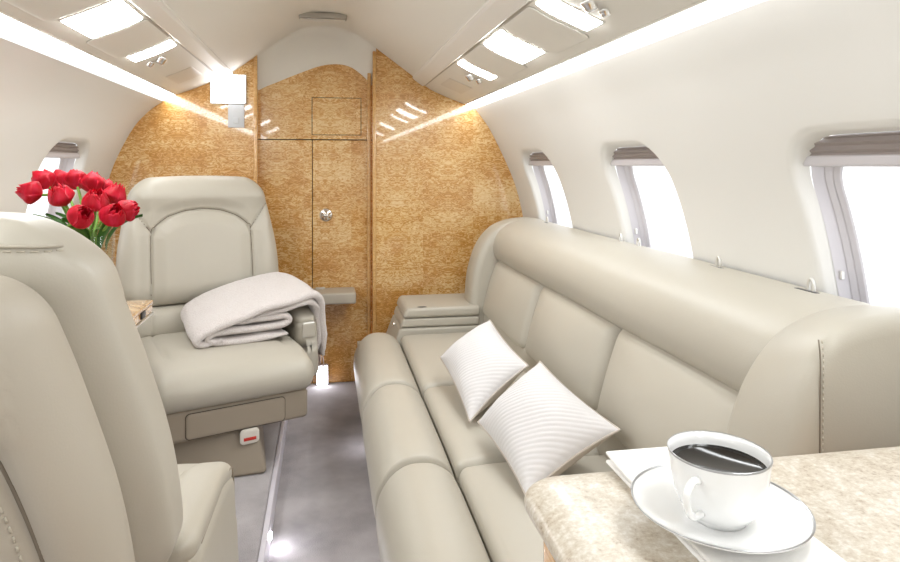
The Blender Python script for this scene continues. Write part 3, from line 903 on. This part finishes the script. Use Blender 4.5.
# ------------------------------------------------------------------ armchairs
ARCHS = [(-.172, .415), (-.170, .655), (-.155, .690), (-.115, .720), (-.06, .739), (0, .745), (.06, .739), (.115, .720), (.155, .690), (.170, .655), (.172, .415)]
CORN = [(-.168, .668), (-.245, .775)]
CORN2 = [(.168, .668), (.245, .775)]
def armchair(loc, rz, lab, rec=.165, ped_at=(0, .02, 0), arm_x=.272):
    root = empty('armchair', loc, rz, lab, 'armchair', 'beige leather swivel armchairs')
    P = lambda name, bm, mat=None, par=None, **kw: obj(name, bm, mat or M['leather'], par or root, **kw)
    # pedestal
    def ped(p, n_):
        k = 1 + .16 * (.065 - p.z) / .13
        return (p.x * k, p.y * k, p.z)
    pd = P('pedestal', RB((0, 0, .066), (.165, .20, .065), .012, (1, 1, 4), 3, ped), M['taupe'])
    pd.location = (ped_at[0], ped_at[1], 0); pd.rotation_euler = (0, 0, ped_at[2])
    t = P('label_tab', RB((.035, -.268, .112), (.028, .005, .022), (.012, .004, .012), k=4), M['tabwhite'])
    obj('red_print', RB((.035, -.2735, .106), (.018, .0012, .0045), .001, k=1), M['red'], t)
    # fascia under the seat with a drawer front
    P('fascia', RB((0, -.02, .175), (.215, .245, .045), .014, (4, 4, 1), 4), M['taupe'])
    P('drawer_gap', RB((.0, -.2655, .172), (.142, .002, .037), (.012, .001, .012), k=3), M['seam'])
    P('drawer_front', RB((.0, -.2665, .172), (.140, .004, .035), (.012, .003, .012), k=4), M['taupe'])
    # seat cushion with a waterfall front and crown
    def seat(p, n_):
        x, y, z = p
        ex, ey = abs(x) / .245, abs(y) / .25
        z2 = z + (.016 * (1 - ex ** 2.4) * (1 - ey ** 3) if z > 0 else 0)
        z2 -= .018 * sstep(-.12, -.25, y) * (1 if z > 0 else 0)
        d = min(abs(abs(x) - .172), 1)
        if z > 0 and y > -.13: z2 -= .005 * math.exp(-(d / .006) ** 2) * sstep(-.13, -.09, y)
        z2 += .003 * mnoise.noise(Vector((x * 9, y * 9, 1)))
        return (x * (1 - .04 * sstep(0, -.25, y)), y, z2)
    P('seat_cushion', RB((0, -.045, .272), (.245, .25, .058), (.045, .05, .048), (60, 26, 1), 7, seat))
    # back rest: upper back with arched insert and side bolsters
    def width(z): return interp([(.40, 1.03), (.50, 1.05), (.60, 1.03), (.70, .965), (.80, .885), (.86, .84)], z)
    def lean(z): return rec * (z - .33)
    def back(p, n_):
        x, y, z = p
        Z = .640 + z
        x2 = x * width(Z)
        y2 = y
        if y < .0:
            fr = max(0, -n_.y) if n_.length > 0 else 1
            q = (x2, Z)
            d = min(poly_dist(q, ARCHS), poly_dist(q, CORN), poly_dist(q, CORN2))
            g = math.exp(-(d / .0045) ** 2) * .010
            # insert swells a little, head roll swells more
            ins = sstep(0, .05, d)
            y2 += g * fr - .012 * ins * fr
            hd = sstep(.735, .80, Z)
            y2 -= .016 * hd * fr * (1 - sstep(.85, .875, Z))
            sd_ = sstep(.185, .235, abs(x2))
            y2 -= .014 * sd_ * fr
            y2 += .0022 * mnoise.noise(Vector((x * 8, Z * 8, 2))) * fr
        top = sstep(.78, .86, Z)
        return (x2, y2 + lean(Z), z - .010 * top * (abs(x) / .26) ** 2)
    P('backrest', RB((0, .235, .640), (.262, .062, .222), (.075, .045, .075), (120, 1, 96), 8, back))
    # thin seams sunk in the grooves
    sb_ = bmesh.new()
    for pl in (ARCHS, CORN, CORN2):
        pp_ = catmull([(x, z, 0) for x, z in pl], 6)
        pts_ = []
        for q in pp_:
            fp = face_pt((.262, .062, .222), (.075, .045, .075), q.x / width(q.y), q.y - .640, -1)
            if fp is None: continue
            r_ = back(*fp)
            pts_.append((r_[0], r_[1] + .235 - .0004, r_[2] + .640))
        if len(pts_) > 2: tube(sb_, pts_, .0016, 6)
    P('back_seams', sb_, M['seam2'])
    # stitched seam along the top of the bolster
    tp = []
    for i in range(61):
        x = -.242 + .484 * i / 60
        Z = .833 + .003 * math.cos(x * 9)
        fp = face_pt((.262, .062, .222), (.075, .045, .075), x / width(Z), Z - .640, 1)
        if fp is None: continue
        r_ = back(*fp)
        tp.append((r_[0], r_[1] + .235 + .0004, r_[2] + .640))
    P('top_stitching', stitches(tp, .010, .006, .0010), M['thread'])
    P('top_seam', tube(bmesh.new(), [(x, y, z + .004) for x, y, z in tp], .0016, 6), M['leather2'])
    def lum(p, n_):
        x, y, z = p
        Z = .366 + z
        y2 = y
        if y < 0:
            fr = max(0, -n_.y)
            d = abs(abs(x) - .172)
            y2 += (.007 * math.exp(-(d / .0065) ** 2) - .012 * (1 - (abs(z) / .05) ** 2)) * fr
        return (x * 1.02, y2 + lean(Z), z)
    P('lumbar_cushion', RB((0, .232, .366), (.262, .060, .050), (.045, .035, .022), (84, 1, 6), 6, lum))
    # back shell behind, with stitched border panel
    def shell(p, n_):
        x, y, z = p
        Z = .557 + z
        x2 = x * width(Z) * .97
        bulge = .026 * (1 - (abs(x) / .25) ** 2) if y > 0 else 0
        q = max(abs(x2) / 1, 0)
        if y > 0:
            fr = max(0, n_.y)
            d = poly_dist((x2, Z), SH)
            bulge -= .005 * math.exp(-(d / .005) ** 2) * fr
            bulge += .012 * sstep(.0, .03, d) * fr * (1 if (abs(x2) < .21 and Z < .77) else .35)
        top = sstep(.72, .84, Z)
        return (x2, y + bulge + lean(Z), z - .010 * top * (abs(x) / .26) ** 2)
    SH = [(-.222, .33), (-.220, .45), (-.216, .58), (-.200, .68), (-.172, .735), (-.12, .765), (0, .775), (.12, .765), (.172, .735), (.200, .68), (.216, .58), (.220, .45), (.222, .33)]
    P('back_shell', RB((0, .345, .557), (.252, .060, .267), (.04, .055, .05), (96, 1, 84), 7, shell), M['leather2'])
    sh = [Vector((x, 0, z)) for x, z in SH]
    pth, pth2 = [], []
    for off, lst in ((0, pth2), (.009, pth)):
        for p in catmull([(x * (1 - off / .225), z - off, 0) for x, z in SH], 8):
            fp = face_pt((.252, .060, .267), (.04, .055, .05), p.x / (width(p.y) * .97), p.y - .557, 1)
            if fp is None: continue
            r_ = shell(*fp)
            lst.append((r_[0], r_[1] + .345 + .0006, r_[2] + .557))
    P('back_panel_seam', tube(bmesh.new(), pth2, .0016, 6), M['seam2'])
    P('back_stitching', stitches(pth, .010, .006, .0010), M['thread'])
    # arms
    for s in (-1, 1):
        def armf(p, n_):
            x, y, z = p
            f = sstep(.0, -.165, y)
            z2 = z + .02 * sstep(-.1, .2, y) if z > 0 else z
            z2 -= .030 * f * f if z > 0 else 0
            x2 = x + s * .018 * (1 - (z + .115) / .23) * .6
            return (x2, y, z2)
        a = P('armrest', RB((s * arm_x, .075, .300), (.038, .172, .115), (.028, .034, .028), (4, 10, 6), 6, armf))
        def capf(p, n_):
            x, y, z = p
            f = sstep(.0, -.165, y)
            return (x, y, z + .02 * sstep(-.1, .2, y) - .030 * f * f)
        obj('arm_cap', RB((s * arm_x, .08, .412), (.036, .168, .019), (.024, .03, .016), (4, 12, 1), 5, capf), M['leather'], a)
        b_ = obj('button_panel', RB((s * (arm_x + .002), -.099, .352), (.022, .004, .026), (.006, .003, .006), k=3), M['satin'], a)
        b_['label'] = 'silver button panel on the front of arm'
        obj('arm_seam', tubebm([(s * (arm_x + .0395), -.062 , .20), (s * (arm_x + .0382), -.075, .30), (s * (arm_x + .036), -.07, .385), (s * (arm_x + .034), .0, .402), (s * (arm_x + .034), .2, .418)], .0012), M['taupe'], a)
    return root
def face_pt(h, r, x, z, side):
    """a point and normal on the front (-1) or back (+1) face of a rounded box"""
    dx = max(0, abs(x) - (h[0] - r[0])) / r[0]; dz = max(0, abs(z) - (h[2] - r[2])) / r[2]
    q = dx * dx + dz * dz
    if q > .97: return None
    ny = math.sqrt(1 - q)
    return Vector((x, side * (h[1] - r[1] + r[1] * ny), z)), Vector((math.copysign(dx, x), side * ny, math.copysign(dz, z)))
def tubebm(path, r, seg=8):
    return tube(bmesh.new(), catmull(path, 6), r, seg)
PZ = .069
far_loc = (-.345, 2.165, PZ)
far_rz = math.radians(21)
armchair(far_loc, far_rz, 'beige leather swivel armchair facing the viewer, throw blanket over its arm', .165, (-.05, -.022, -math.radians(14)))
armchair((-.438, 1.055, PZ), math.radians(180), 'beige leather armchair seen from behind in the left foreground', .355, (0, .02, 0), .248)

# ------------------------------------------------------------------ throw blanket over the far chair's arm
blk = empty('throw_blanket', far_loc, far_rz, 'folded oatmeal wool throw blanket draped over the far armchair arm', 'blanket')
def ribbon(path, y0f, y1f, th, n_prof=22, tilt=0, dx=0):
    """sweep a flat, round-edged section (wide along y) along a path in x,z"""
    P2 = catmull([(p[0], p[1], 0) for p in path], 9)
    bm = bmesh.new(); rows = []
    L = len(P2)
    for i, p in enumerate(P2):
        t = (P2[min(i + 1, L - 1)] - P2[max(i - 1, 0)]).normalized()
        n_ = Vector((-t.y, t.x))
        u = i / (L - 1)
        y0, y1 = y0f(u), y1f(u)
        row = []
        m_ = n_prof
        for k in range(m_):              # upper face then lower face, rounded at the long edges
            w_ = k / (m_ - 1)
            a = -1 + 2 * w_
            h_ = th / 2 * math.sqrt(max(0, 1 - abs(a) ** 10)) * (.35 + .65 * min(1, u * 14, (1 - u) * 14))
            y = y0 + (y1 - y0) * w_; tz = tilt * (w_ - .4) * sstep(0, .25, u) * (1 - sstep(.55, .8, u))
            nz = .008 * mnoise.noise(Vector((p.x * 9, y * 11, p.y * 9))) + .0015 * mnoise.noise(Vector((p.x * 60, y * 60, p.y * 60)))
            row.append((p.x + n_.x * (h_ + nz), y, p.y + tz + n_.y * (h_ + nz)))
        for k in range(m_ - 2, 0, -1):
            w_ = k / (m_ - 1)
            a = -1 + 2 * w_
            h_ = th / 2 * math.sqrt(max(0, 1 - abs(a) ** 10)) * (.35 + .65 * min(1, u * 14, (1 - u) * 14))
            y = y0 + (y1 - y0) * w_; tz = tilt * (w_ - .4) * sstep(0, .25, u) * (1 - sstep(.55, .8, u))
            nz = .008 * mnoise.noise(Vector((p.x * 9, y * 11, p.y * 9))) + .0015 * mnoise.noise(Vector((p.x * 60, y * 60, p.y * 60)))
            row.append((p.x - n_.x * (h_ - nz), y, p.y + tz - n_.y * (h_ - nz)))
        rows.append(row)
    vs = grid(bm, rows, closed_u=True)
    bm.faces.new(vs[0]); bm.faces.new(list(reversed(vs[-1])))
    return bm
path = [(.195, .354), (.10, .354), (.015, .354), (-.03, .355), (-.050, .366), (-.042, .381), (-.005, .384), (.08, .382), (.18, .384), (.205, .396), (.19, .410), (.12, .410), (.06, .406), (.03, .404)]
obj('inner_folds', ribbon(path, lambda u: -.135 + .02 * u, lambda u: .12, .024), M['wool'], blk)
top = [(-.01, .362), (-.055, .357), (-.080, .371), (-.072, .394), (-.03, .416), (.03, .438), (.10, .454), (.17, .468), (.23, .476), (.275, .476), (.308, .462), (.330, .428), (.338, .38), (.340, .32), (.338, .25)]
obj('top_layer', ribbon(top, lambda u: -.130 + .055 * sstep(.45, 1, u), lambda u: .16, .028, tilt=.05), M['wool'], blk)
top2 = [(.09, .418), (.14, .430), (.19, .446), (.235, .456), (.272, .456), (.298, .446), (.315, .418), (.321, .37), (.322, .31), (.320, .27)]
obj('under_layer', ribbon(top2, lambda u: -.118 + .05 * sstep(.3, 1, u), lambda u: .14, .022, tilt=.04), M['wool'], blk)
bm = bmesh.new()
for i in range(26):
    y = -.07 + .2 * i / 25
    x = .332 + random.uniform(-.008, .006)
    l = random.uniform(.035, .06)
    tube(bm, [(x, y, .25), (x + random.uniform(-.006, .006), y + random.uniform(-.004, .004), .25 - l * .5), (x + random.uniform(-.008, .008), y + random.uniform(-.006, .006), .25 - l)], lambda t: .0028 * (1 - .5 * t), 6)
obj('fringe', bm, M['fringe'], blk)['label'] = 'brownish yarn fringe'

# ------------------------------------------------------------------ side ledge, table leaf, vase, tulips
led = empty('side_ledge', (-.80, 2.0, PZ), 0, 'low side console with wooden top running along the left cabin wall', 'console')
bm = bmesh.new(); prism(bm, [(-.79, PZ + .001), (-.79, .565), (-.895, .565), (-.80, PZ + .001)], 1.44, YB - .004)
obj('console_body', bm, M['leather2'], led, smooth=False, world=True)
obj('console_top', RB((-.838, (1.44 + YB) / 2, .579), (.058, (YB - 1.44) / 2 - .004, .013), .005, (1, 8, 1), 3), M['woodtable'], led, world=True, sharp=50)
tab = empty('fold_out_table', (-.62, 1.62, .59), 0, 'pale wooden fold out table leaf between the two armchairs', 'table')
obj('table_leaf', RB((-.594, 1.60, .601), (.138, .23, .006), .004, (4, 6, 1), 3), M['woodtable'], tab, world=True, sharp=50)
obj('edge_band', RB((-.594, 1.60, .585), (.136, .228, .010), .003, (4, 6, 1), 3), M['woodtable'], tab, world=True, sharp=50)
obj('metal_band', RB((-.594, 1.60, .5715), (.1385, .2305, .0035), .002, (4, 6, 1), 3), M['satin'], tab, world=True)
obj('latch', RB((-.4565, 1.73, .589), (.003, .017, .009), .002, k=2), M['black'], tab, world=True)
bm = bmesh.new(); tube(bm, [(-.785, 1.62, .54), (-.66, 1.62, .55), (-.60, 1.62, .567)], .012, 12)
obj('support_arm', bm, M['satin'], tab, world=True)

VX, VY, VZ = -.532, 1.585, .607
vase = empty('flower_vase', (VX, VY, VZ), 0, 'clear glass vase of tulips on fold out table', 'vase')
bm = bmesh.new()
def sq(r, z, n=48, pw=5):
    out = []
    for j in range(n):
        a = 2 * PI * j / n
        c_, s_ = math.cos(a), math.sin(a)
        k = (abs(c_) ** pw + abs(s_) ** pw) ** (-1 / pw)
        out.append((r * c_ * k, r * s_ * k, z))
    return out
grid(bm, [sq(.001, .0), sq(.036, 0), sq(.040, .004), sq(.046, .215), sq(.0445, .218), sq(.043, .215), sq(.037, .012), sq(.001, .012)], closed_u=True)
obj('glass', bm, M['vase'], vase, sharp=40)
bm = bmesh.new(); grid(bm, [sq(.001, .0135), sq(.0362, .0135), sq(.0405, .13), sq(.001, .13)], closed_u=True)
obj('water', bm, M['vase'], vase, sharp=40)

def head_mesh(seed, openn=1.0):
    rnd = random.Random(seed)
    bm = bmesh.new()
    for ring, n, rad, ph in ((0, 3, .42, .9), (0, 4, .76, .0), (1, 4, 1.0, .6), (2, 4, 1.14, .15)):
        for k in range(n):
            a0 = ph + 2 * PI * k / n + rnd.uniform(-.12, .12)
            H_ = (.050 + .006 * (2 - ring) * .3) * rnd.uniform(.92, 1.06) * (1.0 if ring else 1.02)
            lean_ = rnd.uniform(-.05, .22) * openn * (ring * .5 + .2)
            rows = []
            NT, NA = 12, 9
            for i in range(NT + 1):
                t = i / NT
                # cup profile: swells low, closes a bit at the lip
                r = .029 * rad * (math.sin(min(1, t * 1.5) * PI / 2) ** .75) * (1 - .55 * max(0, t - .42) / .58 + lean_ * max(0, t - .5))
                z = H_ * t
                wd = (.95 if ring else .85) * (math.sin(PI * (.10 + .62 * t)) ** .5) * (1 - .55 * max(0, t - .72) / .28 * max(0, t - .72) / .28) * (PI / n) * 1.3
                row = []
                for j in range(NA + 1):
                    b = -1 + 2 * j / NA
                    an = a0 + b * wd
                    ruff = 1 + .06 * math.sin(b * 5 + k) * t * t - .05 * b * b * t
                    zz = z - .006 * b * b * t * t + .0012 * math.sin(7 * b + seed + k) * t
                    row.append((r * ruff * math.cos(an), r * ruff * math.sin(an), zz))
                rows.append(row)
            grid(bm, rows)
    bmesh.ops.solidify(bm, geom=bm.faces[:], thickness=.0009)
    return bm
HEADS = [(-.644, 1.55, .910, 'leftmost tulip of the bunch, lying out to the left'),
         (-.645, 1.62, .936, 'tall tulip at upper left of the bunch'),
         (-.632, 1.68, .933, 'darker tulip behind in the upper left middle'),
         (-.574, 1.53, .902, 'open tulip on the front left of the bunch'),
         (-.597, 1.68, .934, 'upright tulip in the upper middle of the bunch'),
         (-.552, 1.66, .926, 'wide tulip at upper right of the middle'),
         (-.508, 1.46, .862, 'lowest tulip of the bunch, hanging forward near the chair'),
         (-.502, 1.53, .890, 'big double tulip in the centre of the bunch'),
         (-.483, 1.60, .903, 'tulip at the upper right of the bunch'),
         (-.457, 1.50, .861, 'low tulip on the right side of the bunch'),
         (-.442, 1.56, .868, 'rightmost tulip of the bunch, in front of the far chair'),
         (-.528, 1.68, .919, 'small half hidden tulip behind the centre')]
rnd = random.Random(9)
for i, (hx, hy, hz, lab) in enumerate(HEADS):
    bx, by = VX + rnd.uniform(-.018, .018), VY + rnd.uniform(-.018, .018)
    root = empty('tulip', (bx, by, VZ + .02), 0, 'red ' + lab, 'flower', 'red tulips in the vase')
    rim = Vector((VX + (hx - VX) * .28, VY + (hy - VY) * .28, VZ + .215))
    rim.x = max(VX - .032, min(VX + .032, rim.x)); rim.y = max(VY - .032, min(VY + .032, rim.y))
    H3 = Vector((hx, hy, hz))
    out = Vector((hx - VX, hy - VY, 0))
    d = Vector((out.x * 6.0, out.y * 6.0, .75 if hz > .88 else .55))
    if lab.startswith('leftmost'): d = Vector((-.9, -.1, .25))
    if lab.startswith('lowest'): d = Vector((.5, -.45, .35))
    if lab.startswith('rightmost'): d = Vector((.7, -.15, .35))
    d.normalize()
    base = H3 - d * .026
    stem = catmull([Vector((bx, by, VZ + .02)), Vector((bx, by, VZ + .12)).lerp(rim, .5), rim, base - d * .03, base + d * .004], 7)
    bm = bmesh.new(); tube(bm, [p - Vector((bx, by, VZ + .02)) for p in stem], .0032, 8)
    obj('stem', bm, M['stem'], root)
    bm = head_mesh(i, 1.0)
    sc_ = {0: 1.0, 2: .92, 11: .8}.get(i, 1.0) * rnd.uniform(.92, 1.02)
    q = d.to_track_quat('Z', 'Y')
    mt = Matrix.Translation(base - Vector((bx, by, VZ + .02))) @ q.to_matrix().to_4x4() @ Matrix.Rotation(rnd.uniform(0, 6), 4, 'Z') @ Matrix.Scale(sc_, 4)
    bmesh.ops.transform(bm, matrix=mt, verts=bm.verts)
    obj('flower_head', bm, M['petal'], root)
    # a long pointed leaf on most stems
    if i in (0, 1, 3, 4, 6, 7, 10, 9):
        lv = bmesh.new(); rows = []
        a0 = math.atan2(out.y, out.x) + rnd.uniform(-.9, .9)
        dr_ = Vector((math.cos(a0), math.sin(a0), 0)); sd_ = Vector((-dr_.y, dr_.x, 0))
        st = rim - Vector((bx, by, VZ + .02)) - Vector((0, 0, .05))
        for j in range(15):
            t = j / 14
            ctr = st + dr_ * (.012 + .085 * t ** 1.8) + Vector((0, 0, .125 * t - .045 * t * t))
            w_ = .013 * math.sin(PI * (t * .93 + .05)) ** .8
            rows.append([ctr + sd_ * w_ * b + Vector((0, 0, .006 * abs(b))) for b in (-1, -.5, 0, .5, 1)])
        grid(lv, rows)
        bmesh.ops.solidify(lv, geom=lv.faces[:], thickness=.0008)
        obj('leaf', lv, M['leaf'], root)

# ------------------------------------------------------------------ near cabinet with granite top, coffee service
cab = empty('cabinet', (.54, .42, 0), 0, 'wooden cabinet with polished beige granite top in the right foreground', 'cabinet')
TZ = .655
cm = Matrix.Rotation(math.radians(.8), 4, 'Z')
def top_fn(p, n_): return p
obj('granite_top', RB((.545, .395, TZ - .0175), (.353, .245, .0175), (.045, .045, .0165), (8, 8, 1), 8), M['granite'], cab, world=True)
obj('cabinet_body', RB((.4775, .395, .310), (.2675, .228, .306), (.03, .03, .01), (1, 1, 1), 6), M['woodedge'], cab, world=True, sharp=60)
obj('door', RB((.2085, .395, .31), (.004, .17, .25), .003, k=2), M['woodedge'], cab, world=True, sharp=50)

nap = empty('napkin', (.345, .50, TZ), 0, 'folded white linen napkin under the saucer', 'napkin')
for i, (x0, x1, y0, y1, zz) in enumerate(((.292, .392, .37, .636, .0022), (.296, .397, .375, .628, .0062), (.290, .394, .372, .632, .0102))):
    def nf(p, n_):
        return (p.x, p.y, p.z + .0012 * mnoise.noise(Vector((p.x * 25, p.y * 20, i))) * 0 + .003 * i / 2 * sstep(.08, .132, p.y))
    obj('napkin_fold', RB(((x0 + x1) / 2, (y0 + y1) / 2, TZ + zz - .0002), ((x1 - x0) / 2, (y1 - y0) / 2, .0019), .0018, (6, 10, 1), 3, nf), M['linen'], nap, world=True)
CX_, CY_ = .330, .496
SZ = TZ + .0122
sau = empty('saucer', (CX_, CY_, SZ), 0, 'round white porcelain saucer with silver rim on the napkin', 'saucer')
bm = bmesh.new()
lathe(bm, [(0, .003), (.020, .003), (.028, .0032), (.034, .0048), (.050, .0085), (.062, .0125), (.070, .0155), (.0712, .0162), (.0705, .0145), (.060, .0098), (.045, .0055), (.030, .0015), (.029, .0), (.026, .0), (.024, .0012), (0, .0012)], 96)
obj('dish', bm, M['porcelain'], sau)
bm = bmesh.new(); lathe(bm, [(.0695, .0158), (.0706, .01665), (.0714, .0166), (.0714, .0160)], 96)
obj('silver_rim', bm, M['silver'], sau)
cup = empty('coffee_cup', (CX_, CY_, SZ + .0034), 0, 'white porcelain cup of black coffee on the saucer', 'cup')
bm = bmesh.new()
lathe(bm, [(0, .001), (.020, .001), (.0205, 0), (.022, 0), (.0225, .0025), (.0265, .006), (.0322, .013), (.0362, .023), (.0386, .034), (.0400, .046), (.0407, .053), (.0409, .0555), (.0407, .0563), (.0397, .0558), (.0388, .048), (.0374, .036), (.0345, .023), (.029, .012), (.020, .007), (0, .006)], 96)
obj('cup_body', bm, M['porcelain'], cup)
bm = bmesh.new(); lathe(bm, [(.0409, .0547), (.0413, .0555), (.0410, .0565), (.0401, .0564)], 96)
obj('silver_rim', bm, M['silver'], cup)
bm = bmesh.new(); lathe(bm, [(0, .0445), (.0376, .0445), (.0384, .0452)], 96)
obj('coffee', bm, M['coffee'], cup)
ha = math.radians(214)
hd = Vector((math.cos(ha), math.sin(ha), 0))
path = catmull([hd * .0365 + Vector((0, 0, .043)), hd * .050 + Vector((0, 0, .0465)), hd * .060 + Vector((0, 0, .040)), hd * .058 + Vector((0, 0, .028)), hd * .048 + Vector((0, 0, .018)), hd * .033 + Vector((0, 0, .015))], 8)
bm = bmesh.new(); tube(bm, path, .0030, 12)
for q in bm.verts: pass
obj('handle', bm, M['porcelain'], cup)

# ------------------------------------------------------------------ world, camera, colour
w = bpy.data.worlds.new('daylight'); SC.world = w; w.use_nodes = True
bg = w.node_tree.nodes['Background']
bg.inputs['Color'].default_value = (.95, .975, 1, 1)
bg.inputs['Strength'].default_value = .85

cam_d = bpy.data.cameras.new('camera')
cam = bpy.data.objects.new('camera', cam_d); COL.objects.link(cam)
cam_d.sensor_width = 36; cam_d.sensor_fit = 'HORIZONTAL'
cam_d.lens = 640 / 900 * 36
cam_d.shift_x = 15 / 900
cam_d.shift_y = -116 / 900
cam_d.clip_start = .02
cam.location = (0, 0, .97)
cam.rotation_euler = (PI / 2, 0, -math.atan(110 / 640))
SC.camera = cam
SC.cycles.transparent_max_bounces = 24
SC.view_settings.view_transform = 'Standard'
SC.view_settings.look = 'None'
SC.view_settings.gamma = 1
SC.view_settings.use_curve_mapping = False
SC.view_settings.exposure = 1.18
